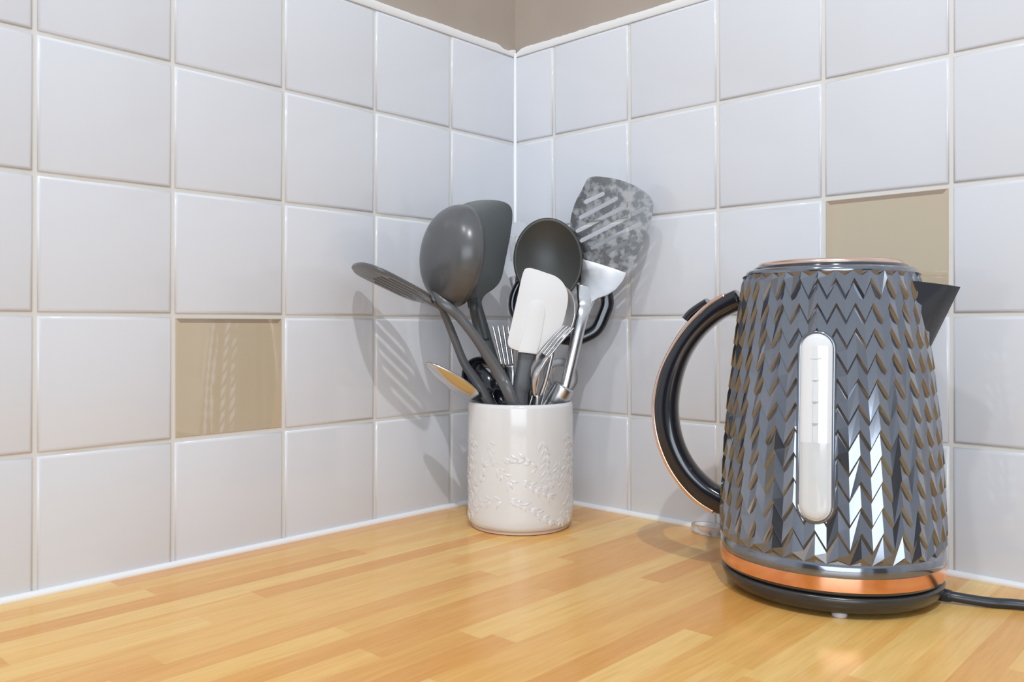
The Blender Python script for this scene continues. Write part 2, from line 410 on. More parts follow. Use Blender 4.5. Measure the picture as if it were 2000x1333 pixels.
sprigs = [((330, 430), (490, 760), 5), ((720, 650), (510, 600), 4), ((765, 420), (785, 800), 6), ((220, 840), (290, 660), 3), ((430, 930), (205, 1090), 4), ((495, 915), (815, 1115), 6), ((1000, 440), (930, 800), 5), ((1005, 850), (925, 1105), 4), ((178, 380), (190, 650), 4), ((610, 770), (800, 890), 4), ((900, 610), (855, 770), 3)]
for turn in (0.0, 2.2, 4.1):
    for (xa, ya), (xb, yb), cnt in sprigs:
        f_ = lambda x_, y_: (camang + math.asin(max(-0.97, min(0.97, (x_-587)/442.0))) + turn, 0.1195*(1-(y_-110)/1130.0))
        (a0, z0), (a1, z1) = f_(xa, ya), f_(xb, yb); bend = rr.uniform(-0.006, 0.006)
        d_ = math.atan2(z1-z0, (a1-a0)*CR); pts = []
        for i in range(cnt+1):
            u = i/cnt; o_ = bend*math.sin(math.pi*u); pts.append((a0+(a1-a0)*u - o_*math.sin(d_)/CR, z0+(z1-z0)*u + o_*math.cos(d_)))
        stem(pts)
        for i, (a_, z_) in enumerate(pts):
            for sd in (1, -1):
                leaf(a_+rr.uniform(-0.01, 0.01), z_, d_+sd*rr.uniform(0.35, 0.95), rr.uniform(0.0065, 0.0115), rr.uniform(0.0032, 0.0056), rr.uniform(0.0005, 0.0009))
        leaf(pts[-1][0], pts[-1][1], d_, 0.009, 0.005, 0.0008)
obj('embossed_leaves', bm, 'ceramic', t)

INN = lambda dx, dd, z: Vector((CC.x, CC.y, 0)) + RT*dx + FW*dd + UP*z      # a point inside the crock
def base_of(dx, dd): p = INN(dx, dd, 0.016); return p

# ------------------------------------------------------------------ utensils
# 1 slotted turner seen edge-on, far left
t = thing('slotted_turner', 'dark grey nylon slotted turner with a flat head tilted out far left', 'turner', base_of(0.018, 0.004))
A = P(848, 592, 0.772); B = P(694, 514, 0.742); e = (B-A); L_ = e.length; e.normalize()
w = cv(0.0, 1.0, -0.20); w = (w-e*w.dot(e)).normalized(); n = e.cross(w).normalized()
if n.z < 0: n = -n
half = [(-0.03, 0.004), (0.06, 0.010), (0.16, 0.027), (0.28, 0.034), (0.5, 0.037), (0.72, 0.038), (0.86, 0.035), (0.95, 0.026), (0.995, 0.012)]
bendf = lambda u: 0.010*(u-0.5)**2*L_/0.085
def tp(u, s): return A + e*(u*L_) + w*s + n*(bendf(u)*4*0.25)
ol = catmull([(u, -h*0.98) for u, h in half]+[(u, h*(1.0 if u < 0.9 else 0.85)) for u, h in reversed(half)], 4, True)
holes = []
for k in range(5):
    s0 = (-2+k)*0.0122; u0, u1 = (0.17, 0.72) if k in (1, 2, 3) else (0.25, 0.66)
    hl = (u1-u0)/2; loop = []
    for c_ in slot(Vector(((u0+u1)/2*L_, s0, 0)), Vector((1, 0, 0)), Vector((0, 1, 0)), hl*L_, 0.0035, 4): loop.append((c_.x/L_, c_.y))
    holes.append(loop)
bm = bmesh.new(); plate(bm, [A+e*(u*L_)+w*s for u, s in ol], [[A+e*(u*L_)+w*s for u, s in h] for h in holes], n, 0.0028, 0.0005)
obj('head', bm, 'nylon_grey', t, angle=35)
bm = bmesh.new()
nh = Vector(n); pth = [(A+e*0.026-n*0.0014, 0.002, 0.0010), (A+e*0.010-n*0.0014, 0.0075, 0.0020), (P(858, 600, 0.773), 0.0060, 0.0026), (P(866, 612, 0.775), 0.0042, 0.0030), (P(876, 633, 0.777), 0.0038, 0.0032), (P(889, 666, 0.779), 0.0038, 0.0032), (P(907, 710, 0.782), 0.0042, 0.0034), (P(930, 745, 0.785), 0.0050, 0.0038), (P(957, 792, 0.788), 0.0052, 0.0042), (base_of(0.018, 0.004)+UP*0.004, 0.006, 0.0045)]
A0 = Vector(A); sweep(bm, pth, lambda c: nh.lerp(cv(0.75, -0.45, 0.5).normalized(), min(1, max(0, (c-A0).dot(-e)/0.025))), seg=14, power=3)
obj('handle', bm, 'nylon_grey', t)

# 2 ladle
t = thing('soup_ladle', 'grey nylon ladle showing the round back of its deep bowl', 'ladle', base_of(0.03, -0.014))
ax = cv(0.84, 0.52, -0.09).normalized(); vv = cv(0.1, 0, 1); vv = (vv-ax*vv.dot(ax)).normalized(); uu = vv.cross(ax).normalized()
bc = P(898, 501, 0.782)
bm = bmesh.new(); bowl(bm, bc, uu, vv, ax, 0.0475, 0.0482, 0.0300, 0.0022, seg=64, rings=16, flat=2.6)
obj('bowl', bm, 'nylon_grey', t)
bm = bmesh.new()
pth = [(P(847, 566, 0.769), 0.0012, 0.0006), (P(858, 585, 0.764), 0.0040, 0.0022), (P(876, 600, 0.763), 0.0048, 0.0032), (P(898, 620, 0.765), 0.0046, 0.0036), (P(928, 658, 0.767), 0.0046, 0.0038), (P(954, 697, 0.770), 0.0052, 0.0042), (P(980, 740, 0.772), 0.0058, 0.0044), (P(1003, 790, 0.770), 0.0058, 0.0044), (base_of(0.03, -0.014)+UP*0.006, 0.0068, 0.0046)]
sweep(bm, pth, cv(-0.35, -0.8, 0.35), seg=14, power=3)
obj('handle', bm, 'nylon_grey', t)

# 3 plain solid turner behind the ladle
t = thing('solid_turner', 'dark grey solid spatula with slanted top standing behind the ladle', 'spatula', base_of(0.002, 0.03))
pn = cv(0.10, -1, 0.06).normalized(); pp = P(940, 500, 0.826)
px = [(882, 418), (905, 399), (938, 391), (974, 392), (995, 401), (1001, 420), (997, 458), (988, 505), (979, 545), (966, 563), (949, 575), (941, 588), (940, 604), (917, 604), (912, 588), (900, 574), (884, 556), (876, 520), (874, 465)]
bm = bmesh.new(); plate(bm, [onplane(x_, y_, pp, pn) for x_, y_ in catmull(px, 4, True)], [], pn, 0.0032, 0.0008)
obj('head', bm, 'nylon_teal_grey', t, angle=35)
bm = bmesh.new()
pth = [(onplane(927, 583, pp, pn), 0.0056, 0.0016), (onplane(929, 600, pp, pn), 0.0066, 0.0042), (P(938, 635, 0.826), 0.0074, 0.0052), (P(952, 685, 0.825), 0.0078, 0.0056), (P(968, 735, 0.824), 0.0082, 0.0058), (P(985, 790, 0.822), 0.0082, 0.0058), (base_of(0.002, 0.03)+UP*0.006, 0.008, 0.0055)]
sweep(bm, pth, pn, seg=16, power=3.5)
h_ = obj('handle', bm, 'nylon_teal_grey', t)
bm = bmesh.new()
sweep(bm, [(P(930.5, 584, 0.8225), 0.0028, 0.0015), (P(934, 600, 0.8200), 0.0036, 0.0022), (P(942, 632, 0.8195), 0.0036, 0.0022), (P(951, 664, 0.8195), 0.0030, 0.0015)], pn, seg=12)
obj('ridge', bm, 'nylon_teal_grey', h_)

# 4 black round spoon
t = thing('serving_spoon', 'black nylon serving spoon with a large oval bowl facing front', 'spoon', base_of(-0.012, 0.012))
n = cv(-0.12, -1, 0.06).normalized(); v = cv(-0.06, 0.0, 1); v = (v-n*v.dot(n)).normalized(); u = v.cross(n).normalized()
bm = bmesh.new(); bowl(bm, P(1070, 508, 0.806), u, v, n, 0.0336, 0.0412, 0.010, 0.0022, seg=64, rings=12)
obj('bowl', bm, 'nylon_black', t)
bm = bmesh.new()
sweep(bm, [(P(1065, 560, 0.818), 0.004, 0.002), (P(1062, 592, 0.812), 0.007, 0.003), (P(1055, 625, 0.81), 0.006, 0.004), (P(1038, 700, 0.808), 0.006, 0.004), (P(1020, 790, 0.806), 0.006, 0.004), (base_of(-0.012, 0.012)+UP*0.005, 0.006, 0.004)], n, seg=12, power=3)
obj('handle', bm, 'nylon_black', t)

# 5 white silicone spatula
t = thing('silicone_spatula', 'white silicone spatula with a charcoal handle, frontmost in the crock', 'spatula', base_of(0.004, -0.031))
pn = cv(0.06, -1, 0.10).normalized(); pp = P(1050, 610, 0.779)
px = [(1022, 532), (1031, 524), (1045, 526), (1066, 533), (1085, 540), (1099, 552), (1108, 570), (1109, 590), (1104, 615), (1096, 642), (1085, 668), (1071, 688), (1060, 694), (1040, 691), (1015, 686), (998, 680), (992, 671), (994, 655), (1002, 620), (1012, 575)]
bm = bmesh.new(); plate(bm, [onplane(x_, y_, pp, pn) for x_, y_ in catmull(px, 4, True)], [], pn, 0.007, 0.0016)
hd = obj('head', bm, 'silicone_white', t, angle=40)
bm = bmesh.new()
cpt = [(1012, 688), (1022, 650), (1030, 612), (1038, 594), (1048, 588), (1059, 592), (1064, 605), (1062, 625), (1056, 660), (1048, 692)]
q_ = lambda x_, y_: onplane(x_, y_, pp+pn*0.0, pn)
plate(bm, [q_(x_, y_)+pn*0.0012 for x_, y_ in catmull(cpt, 4)], [], pn, 0.002, 0.0009)
obj('core_ridge', bm, 'silicone_white', hd, angle=60)
bm = bmesh.new()
pth = [(P(1033, 676, 0.784), 0.0095, 0.0028), (P(1032, 694, 0.784), 0.0098, 0.0040), (P(1027, 715, 0.784), 0.0086, 0.0056), (P(1020, 750, 0.783), 0.0082, 0.0060), (P(1013, 795, 0.783), 0.0084, 0.0060), (base_of(0.004, -0.031)+UP*0.008, 0.0075, 0.0058)]
sweep(bm, pth, pn, seg=18, power=3.5)
obj('handle', bm, 'handle_charcoal', t)

# 6 large steel slotted turner
t = thing('steel_slotted_turner', 'large stainless steel slotted fish slice, water marked, tallest in the crock', 'turner', base_of(-0.018, -0.014))
pn = cv(-0.34, -1, -0.04).normalized(); pp = P(1185, 525, 0.816)
px = [(1139, 366), (1147, 350), (1160, 345), (1180, 346), (1208, 351), (1238, 362), (1262, 377), (1274, 393), (1275, 412), (1268, 440), (1256, 472), (1243, 502), (1228, 534), (1190, 540), (1138, 525), (1122, 490), (1114, 455), (1115, 425), (1124, 395)]
ol = [onplane(x_, y_, pp, pn) for x_, y_ in catmull(px, 4, True)]
sl = [((1140, 396), (1181, 377)), ((1130, 427), (1207, 386)), ((1124, 453), (1234, 396)), ((1132, 472), (1262, 405)), ((1153, 486), (1253, 435)), ((1182, 494), (1246, 463)), ((1211, 506), (1232, 494))]
holes = []
for (x0, y0_), (x1, y1_) in sl:
    a, b = onplane(x0, y0_, pp, pn), onplane(x1, y1_, pp, pn); u = (b-a); hl = u.length/2; u.normalize(); holes.append(slot((a+b)/2, u, pn.cross(u).normalized(), hl, 0.0021, 4))
bm = bmesh.new(); plate(bm, ol, holes, pn, 0.0012, 0.0)
obj('head', bm, 'steel_water_marked', t, smooth=False)
pn2 = cv(-0.22, -1, 0.16).normalized(); pp2 = P(1185, 522, 0.814)
px = [(1137, 506), (1160, 512), (1195, 523), (1224, 533), (1217, 549), (1203, 566), (1186, 577), (1168, 583), (1157, 590), (1150, 606), (1126, 606), (1127, 588), (1131, 560), (1136, 530)]
bm = bmesh.new(); plate(bm, [onplane(x_, y_, pp2, pn2) for x_, y_ in px], [], pn2, 0.0022, 0.0007)
obj('neck_plate', bm, 'steel_satin', t, angle=35)
bm = bmesh.new()
pth = [(onplane(1150, 560, pp2, pn2)-pn2*0.0012, 0.013, 0.0010), (onplane(1146, 578, pp2, pn2)-pn2*0.0008, 0.010, 0.0018), (onplane(1142, 596, pp2, pn2)-pn2*0.0008, 0.0078, 0.0032), (P(1136, 620, 0.809), 0.0064, 0.0044), (P(1124, 670, 0.805), 0.0060, 0.0050), (P(1105, 752, 0.799), 0.0054, 0.0050), (P(1097, 775, 0.798), 0.005, 0.005)]
sweep(bm, pth, cv(0, -1, 0.1), seg=18, power=2.4)
obj('shaft', bm, 'steel', t)
a = P(1100, 758, 0.799); b = P(1076, 800, 0.801); d = (b-a).normalized(); end = base_of(-0.018, -0.014)+UP*0.012
bm = bmesh.new()
sweep(bm, [(a-d*0.0025, 0.0092, 0.0092), (a-d*0.0015, 0.0104, 0.0104), (a+d*0.001, 0.0110, 0.0110), (a+d*0.012, 0.0110, 0.0110), (b, 0.0110, 0.0110), (b*0.5+end*0.5, 0.0108, 0.0108), (end, 0.010, 0.010)], cv(0, -1, 0.1), seg=28, sub=3)
obj('handle', bm, 'steel_brushed', t)

# 7 black loop handled masher behind
t = thing('loop_handled_masher', 'glossy black loop handle behind the white spatula and steel slice', 'masher', base_of(-0.02, 0.026))
bm = bmesh.new()
loop = [(1186, 588), (1178, 618), (1166, 642), (1148, 655), (1120, 663), (1075, 660), (1030, 640), (1006, 616), (1001, 592), (1008, 566), (1024, 548), (1070, 540), (1130, 540), (1172, 552)]
sweep(bm, [(P(x_, y_, 0.843+0.00003*(x_-1100)), 0.0066 if x_ > 1100 else 0.0042, 0.0062) for x_, y_ in loop], cv(0, -1, 0.1), seg=16, power=3.2, closed=True)
obj('loop_grip', bm, 'plastic_black', t)
bm = bmesh.new()
sweep(bm, [(P(1066, 655, 0.844), 0.005, 0.005), (P(1050, 720, 0.842), 0.004, 0.004), (P(1035, 790, 0.84), 0.004, 0.004), (base_of(-0.02, 0.026)+UP*0.004, 0.004, 0.004)], cv(0, -1, 0.1), seg=10)
obj('shaft', bm, 'steel', t)

# 8 pale steel skimmer mostly hidden
t = thing('steel_slotted_spoon', 'stainless steel slotted spoon mostly hidden behind the black serving spoon', 'spoon', base_of(-0.008, 0.036))
pn = cv(-0.75, -1, 0.1).normalized(); pp = P(1014, 490, 0.872)
px = [(1014+34*math.cos(i*math.pi/10), 494-62*math.sin(i*math.pi/10)) for i in range(20)]
holes = []
for x0 in (997, 1008, 1019, 1030):
    a, b = onplane(x0, 462, pp, pn), onplane(x0+3, 512, pp, pn); u = (b-a); hl = u.length/2; u.normalize(); holes.append(slot((a+b)/2, u, pn.cross(u).normalized(), hl, 0.0017, 4))
bm = bmesh.new(); plate(bm, [onplane(x_, y_, pp, pn) for x_, y_ in px], holes, pn, 0.0012)
obj('head', bm, 'steel', t, smooth=False)
bm = bmesh.new()
sweep(bm, [(P(1006, 540, 0.871), 0.008, 0.003), (P(1009, 560, 0.869), 0.006, 0.0034), (P(1024, 600, 0.866), 0.004, 0.003), (P(1030, 700, 0.86), 0.004, 0.003), (P(1028, 785, 0.848), 0.004, 0.003), (base_of(-0.008, 0.036)+UP*0.004, 0.004, 0.003)], pn, seg=12)
obj('handle', bm, 'steel', t)

# 9 table fork, tines up
t = thing('table_fork', 'stainless steel table fork with upright tines beside the dark spatula handle', 'fork', base_of(0.016, 0.026))
n = cv(-0.2, -1, 0.1).normalized()
for a_, b_ in (((962, 637), (981, 724)), ((972, 636), (988, 726)), ((982, 636), (995, 726)), ((992, 637), (1003, 724))):
    bm = bmesh.new(); sweep(bm, [(P(a_[0], a_[1], 0.846), 0.0009, 0.0005), (P(a_[0]*.8+b_[0]*.2, a_[1]*.8+b_[1]*.2, 0.846), 0.0019, 0.0008), (P(b_[0], b_[1], 0.845), 0.0022, 0.0009)], n, seg=8, sub=4); obj('tine', bm, 'steel', t)
bm = bmesh.new(); sweep(bm, [(P(991, 716, 0.845), 0.0074, 0.0009), (P(993, 730, 0.845), 0.0074, 0.0010), (P(996, 750, 0.844), 0.0055, 0.0012), (P(998, 770, 0.843), 0.0028, 0.0014), (P(1000, 795, 0.842), 0.0026, 0.0014), (base_of(0.016, 0.026)+UP*0.004, 0.003, 0.0014)], n, seg=12)
obj('handle', bm, 'steel', t)

# 10 steel spoon leaning out left, its back mirroring the wood
t = thing('table_spoon', 'stainless steel table spoon leaning low over the left rim of the crock', 'spoon', base_of(0.034, 0.004))
a, b = P(833, 708, 0.764), P(938, 781, 0.792); e = (b-a); hl = e.length/2; e.normalize()
n = cv(0.24, 0.36, 0.90); n = (n-e*n.dot(e)).normalized(); u = e.cross(n).normalized()
bm = bmesh.new(); bowl(bm, (a+b)/2, u, -e, n, 0.0185, hl, 0.0055, 0.0013, seg=48, rings=10, egg=-0.12)
obj('bowl', bm, 'steel', t)
bm = bmesh.new(); sweep(bm, [(b-e*0.005-n*0.002, 0.005, 0.0008), (b+e*0.003-n*0.001, 0.0035, 0.0014), (b+e*0.02-UP*0.004, 0.003, 0.0014), (base_of(0.034, 0.004)+UP*0.004, 0.005, 0.0012)], n, seg=10)
obj('handle', bm, 'steel', t)

# 11 black measuring scoop and 12 a smaller one before it
t = thing('measuring_scoop', 'round glossy black measuring scoop down between the dark handles', 'scoop', base_of(-0.03, 0))
n = cv(0.30, -0.78, 0.55).normalized(); v = cv(0.25, 0.0, 1); v = (v-n*v.dot(n)).normalized(); u = v.cross(n).normalized()
bm = bmesh.new(); bowl(bm, P(944, 736, 0.800), u, v, n, 0.0210, 0.0225, 0.0120, 0.0015, seg=40, rings=10, flat=2.6)
obj('bowl', bm, 'plastic_black', t)
bm = bmesh.new(); sweep(bm, [(P(950, 764, 0.803), 0.004, 0.0015), (P(958, 790, 0.803), 0.004, 0.002), (base_of(-0.03, 0)+UP*0.004, 0.004, 0.002)], n, seg=10)
obj('handle', bm, 'plastic_black', t)
t = thing('measuring_spoon', 'small glossy black measuring spoon just above the crock rim', 'spoon', base_of(-0.029, -0.02))
n = cv(0.35, -0.8, 0.45).normalized(); v = cv(-0.45, 0.0, 1); v = (v-n*v.dot(n)).normalized(); u = v.cross(n).normalized()
bm = bmesh.new(); bowl(bm, P(980, 780, 0.786), u, v, n, 0.0075, 0.0125, 0.006, 0.0011, seg=32, rings=8)
obj('bowl', bm, 'plastic_black', t)
bm = bmesh.new(); sweep(bm, [(P(985, 795, 0.786), 0.003, 0.0012), (P(990, 815, 0.788), 0.003, 0.0015), (base_of(-0.029, -0.02)+UP*0.003, 0.003, 0.0015)], n, seg=8)
obj('handle', bm, 'plastic_black', t)

# 13 side-on fork in front of the steel handle
t = thing('dinner_fork', 'stainless steel fork seen side-on between charcoal handle and steel slice', 'fork', base_of(-0.008, -0.036))
n = cv(-0.72, -0.62, 0.3).normalized()
bm = bmesh.new(); sweep(bm, [(base_of(-0.008, -0.036)+UP*0.004, 0.004, 0.0011), (P(1046, 800, 0.768), 0.0026, 0.0014), (P(1043, 770, 0.767), 0.0026, 0.0016), (P(1041, 745, 0.765), 0.005, 0.0014), (P(1046, 722, 0.764), 0.0074, 0.0011), (P(1056, 702, 0.764), 0.0078, 0.0010), (P(1063, 692, 0.764), 0.0078, 0.0010)], n, seg=12)
obj('handle', bm, 'steel', t)
sd = cv(0.62, -0.72, -0.2).normalized()
for k in range(4):
    off = sd*((k-1.5)*0.0044)
    bm = bmesh.new(); sweep(bm, [(P(1060, 696, 0.764)+off, 0.0017, 0.0010), (P(1078, 674, 0.765)+off, 0.0016, 0.0009), (P(1096, 654, 0.767)+off*0.95, 0.0014, 0.0008), (P(1112, 638, 0.768)+off*0.92, 0.0006, 0.0005)], n, seg=8, sub=4); obj('tine', bm, 'steel', t)

# 14 dessert spoon tucked behind the white spatula
t = thing('dessert_spoon', 'stainless steel spoon peeking out behind the white spatula, right edge showing', 'spoon', base_of(-0.004, -0.002))
n = cv(0.25, -1, 0.0).normalized(); v = cv(0.12, 0.0, 1); v = (v-n*v.dot(n)).normalized(); u = v.cross(n).normalized()
bm = bmesh.new(); bowl(bm, P(1092, 612, 0.7935), u, v, n, 0.0166, 0.0265, 0.006, 0.0011, seg=44, rings=10)
obj('bowl', bm, 'steel', t)
bm = bmesh.new(); sweep(bm, [(P(1086, 660, 0.7945), 0.004, 0.0008), (P(1082, 680, 0.794), 0.0026, 0.0013), (P(1068, 740, 0.794), 0.0024, 0.0013), (P(1052, 795, 0.796), 0.003, 0.0013), (base_of(-0.004, -0.002)+UP*0.004, 0.004, 0.0012)], n, seg=10)
obj('handle', bm, 'steel', t)

# 15 flat steel opener loop
t = thing('loop_opener', 'flat grey steel loop of an opener behind the steel slice shaft', 'opener', base_of(-0.031, 0.013))
pn = cv(0.1, -1, 0.05).normalized(); pp = P(1093, 740, 0.822)
outer = [(1062, 728), (1070, 708), (1092, 700), (1115, 706), (1127, 725), (1128, 746), (1119, 762), (1108, 775), (1098, 788), (1094, 800), (1078, 800), (1078, 776), (1066, 752)]
hole = [(1073, 733), (1079, 720), (1093, 715), (1107, 719), (1114, 731), (1114, 745), (1106, 762), (1097, 772), (1086, 764), (1077, 748)]
bm = bmesh.new(); plate(bm, [onplane(x_, y_, pp, pn) for x_, y_ in catmull(outer, 4, True)], [[onplane(x_, y_, pp, pn) for x_, y_ in catmull(hole, 4, True)]], pn, 0.0022, 0.0005)
obj('loop', bm, 'steel_dull', t, angle=35)
bm = bmesh.new(); sweep(bm, [(onplane(1086, 795, pp, pn)-pn*0.0011, 0.0040, 0.0010), (P(1076, 830, 0.821), 0.0042, 0.0012), (base_of(-0.031, 0.013)+UP*0.004, 0.004, 0.0012)], pn, seg=10)
obj('shank', bm, 'steel_dull', t)

# ------------------------------------------------------------------ kettle on its power base
KC = Vector((0.4005, -0.0930, 0)); KR = math.radians(16)
KX = Vector((math.cos(KR), math.sin(KR), 0)); KY = Vector((-KX.y, KX.x, 0))
def K(x, y, z): return KC + KX*x + KY*y + UP*z
kprof = [(0.0285, 0.0768), (0.045, 0.0768), (0.06, 0.0764), (0.095, 0.0746), (0.120, 0.0731), (0.147, 0.0702), (0.178, 0.0665), (0.197, 0.0643), (0.215, 0.0622), (0.2285, 0.0602), (0.2325, 0.0580)]
def KRAD(z):
    if z <= kprof[0][0]: return kprof[0][1]
    for (z0, r0), (z1, r1) in zip(kprof, kprof[1:]):
        if z <= z1: return r0+(r1-r0)*(z-z0)/(z1-z0)
    return kprof[-1][1]

t = thing('power_base', 'round black kettle power base with its cord running off right', 'power base', KC)
bm = bmesh.new()
lathe(bm, [(0, 0.0035), (0.060, 0.0026), (0.0690, 0.0030), (0.0728, 0.0050), (0.0752, 0.0090), (0.0762, 0.0130), (0.0757, 0.0148), (0.0742, 0.0155), (0.066, 0.0157), (0, 0.0157)], 96, (KC.x, KC.y))
obj('base_plate', bm, 'base_black', t)
toc = math.atan2(CAM.y-KC.y, CAM.x-KC.x)
for k in range(4):
    a = toc+0.10+k*math.pi/2; bm = bmesh.new(); lathe(bm, [(0, 0.0), (0.0045, 0.0), (0.0050, 0.0008), (0.0048, 0.0045), (0, 0.0045)], 20, (KC.x+0.0650*math.cos(a), KC.y+0.0650*math.sin(a))); obj('foot', bm, 'foot_grey', t)
bm = bmesh.new(); c0 = P(1832, 1174, 0.5775); c1 = P(1852, 1177, 0.5735)
zc_ = 0.0062
cp = []
for x_, D_ in ((1822, 0.582), (1860, 0.574), (1930, 0.567), (2000, 0.561)):
    p = P(x_, 638, D_); cp.append(Vector((p.x, p.y, 0.0036 if x_ > 1870 else 0.0052)))
cord = sweep(bm, [(p, 0.0034, 0.0034) for p in cp] + [(Vector((x_, y_, 0.0036)), 0.0034, 0.0034) for x_, y_ in ((0.575, -0.034), (0.66, -0.028), (0.78, -0.036), (0.935, -0.050))], UP, seg=14, sub=8)
co = obj('cord', bm, 'cord_black', t)
bm = bmesh.new(); sweep(bm, [(cp[0], 0.0046, 0.0046), (cp[0]*0.4+cp[1]*0.6, 0.0044, 0.0044), (cp[0]*0.05+cp[1]*0.95, 0.0040, 0.0040)], UP, seg=14, sub=3); obj('cord_sleeve', bm, 'cord_black', co)

t = thing('electric_kettle', 'dark chevron textured electric kettle with copper trim and clear gauge', 'kettle', KC)
# body: zigzag rows of tilted facets
bm = bmesh.new(); NC = 68; PZ = 0.0165; AMP = 0.0118; LED = 0.0030; HREL = 0.0019
ZA, ZB = 0.0365, 0.2285
levels = []
k0 = int((ZA-AMP)/PZ)-1
rows = []
zz = []
for k in range(k0, int(ZB/PZ)+3):
    zz.append((k*PZ, 0.0)); zz.append((k*PZ+LED, HREL))
cols = []; kj = random.Random(4)
for j in range(NC):
    a = 2*math.pi*j/NC; off = AMP*(0.5 if j % 2 else -0.5); col = []
    for z, h in zz:
        z_ = z+off; zc_ = min(max(z_, ZA), ZB)
        if z_ != zc_: h = 0.0
        r = KRAD(zc_)-0.0010+h
        if z_ == zc_ and ZA+0.004 < z_ < ZB-0.004: r += kj.uniform(-0.00035, 0.00035)
        col.append((zc_, bm.verts.new(K(r*math.cos(a), r*math.sin(a), zc_))))
    cols.append(col)
for j in range(NC):
    A_, B_ = cols[j], cols[(j+1) % NC]
    for i in range(len(zz)-1):
        za = (A_[i][0], A_[i+1][0], B_[i][0], B_[i+1][0])
        if max(za)-min(za) < 1e-7: continue
        vs = [A_[i][1], B_[i][1], B_[i+1][1], A_[i+1][1]]
        try: bm.faces.new(vs)
        except ValueError: pass
bmesh.ops.remove_doubles(bm, verts=bm.verts[:], dist=1e-6)
body = obj('body', bm, 'kettle_black', t, smooth=False)
bm = bmesh.new()
lathe(bm, [(KRAD(0.2285)-0.0012, ZB-0.0004), (0.0592, 0.2292), (0.0586, 0.2310), (0.0572, 0.2322), (0.0545, 0.2326), (0.050, 0.2326)], 96, (KC.x, KC.y)); obj('collar', bm, 'kettle_black', t)
bm = bmesh.new()
lathe(bm, [(KRAD(ZA)-0.0010, ZA+0.0002), (0.0768, 0.0350), (0.0770, 0.0300), (0.0768, 0.0284)], 96, (KC.x, KC.y)); obj('lower_collar', bm, 'kettle_black', t)
bm = bmesh.new()
lathe(bm, [(0.0762, 0.0286), (0.0773, 0.0282), (0.0774, 0.0235), (0.0772, 0.0192), (0.0764, 0.0186), (0.074, 0.0186)], 96, (KC.x, KC.y)); obj('copper_band', bm, 'copper', t, angle=40)
bm = bmesh.new()
lathe(bm, [(0.0762, 0.0190), (0.0758, 0.0170), (0.0735, 0.0161), (0.06, 0.0160), (0, 0.0160)], 96, (KC.x, KC.y)); obj('underside', bm, 'kettle_trim_dark', t)
bm = bmesh.new()
lathe(bm, [(0.0535, 0.2322), (0.0530, 0.2342), (0.0515, 0.2350), (0.047, 0.2352), (0, 0.2356)], 80, (KC.x, KC.y)); ld = obj('lid', bm, 'kettle_trim_dark', t)
bm = bmesh.new()
lathe(bm, [(0.0500, 0.2338), (0.0502, 0.2358), (0.0492, 0.2374), (0.0470, 0.2380), (0.0440, 0.2372), (0.043, 0.2350)], 80, (KC.x, KC.y)); obj('lid_ring', bm, 'copper_pale', ld)
# handle in the plane through the kettle axis
hc = [(-0.0585, 0.2120), (-0.0680, 0.2065), (-0.0850, 0.1945), (-0.1030, 0.1760), (-0.1160, 0.1530), (-0.1218, 0.1270), (-0.1205, 0.1030), (-0.1120, 0.0830), (-0.0990, 0.0680), (-0.0860, 0.0585), (-0.0745, 0.0535)]
def hpx(x_, y_):                                       # handle outline points lie in the kettle's middle plane
    p = onplane(x_, y_, KC, KY); d = p-KC; return (d.dot(KX), d.z)
outer = [(1449, 565), (1420, 576), (1385, 597), (1345, 636), (1313, 685), (1290, 740), (1281, 795), (1287, 850), (1305, 900), (1332, 943), (1365, 977), (1398, 998), (1420, 1006)]
inner = [(1440, 616), (1425, 626), (1405, 640), (1380, 664), (1357, 695), (1341, 735), (1333, 785), (1335, 830), (1345, 868), (1362, 900), (1385, 925), (1405, 940), (1420, 950)]
O2 = [hpx(*q_) for q_ in outer]; I2 = [hpx(*q_) for q_ in inner]
mid = []
for (ox, oz), (ix, iz) in zip(O2, I2):
    # front face adds some apparent thickness: pull the inner edge in a little
    ix2, iz2 = ox+(ix-ox)*0.80, oz+(iz-oz)*0.80
    mid.append((K((ox+ix2)/2, 0, (oz+iz2)/2), 0.0115, math.hypot(ox-ix2, oz-iz2)/2))
cen = K(-0.045, 0, 0.125)
bm = bmesh.new(); sweep(bm, mid, lambda c: (cen-c), seg=20, power=3.6, sub=8)
hd = obj('handle', bm, 'plastic_black', t)
bm = bmesh.new(); tr = []
for i, ((ox, oz), (m_, w_, h_)) in enumerate(zip(O2, mid)):
    if 1 <= i <= 11: tr.append((K(ox, 0, oz)+(m_-K(ox, 0, oz)).normalized()*0.0010, 0.0102, 0.0027))
sweep(bm, tr, lambda c: (cen-c), seg=16, power=3.0, sub=8)
obj('copper_strip', bm, 'copper_pale', hd)
bm = bmesh.new()
bp = [hpx(*q_) for q_ in ((1342, 624), (1352, 612), (1368, 600), (1384, 590))]
sweep(bm, [(K(x_, 0, z_), 0.0085, 0.0030) for x_, z_ in bp], lambda c: (cen-c), seg=14, power=4, sub=5)
obj('release_button', bm, 'kettle_trim_dark', hd, angle=50)
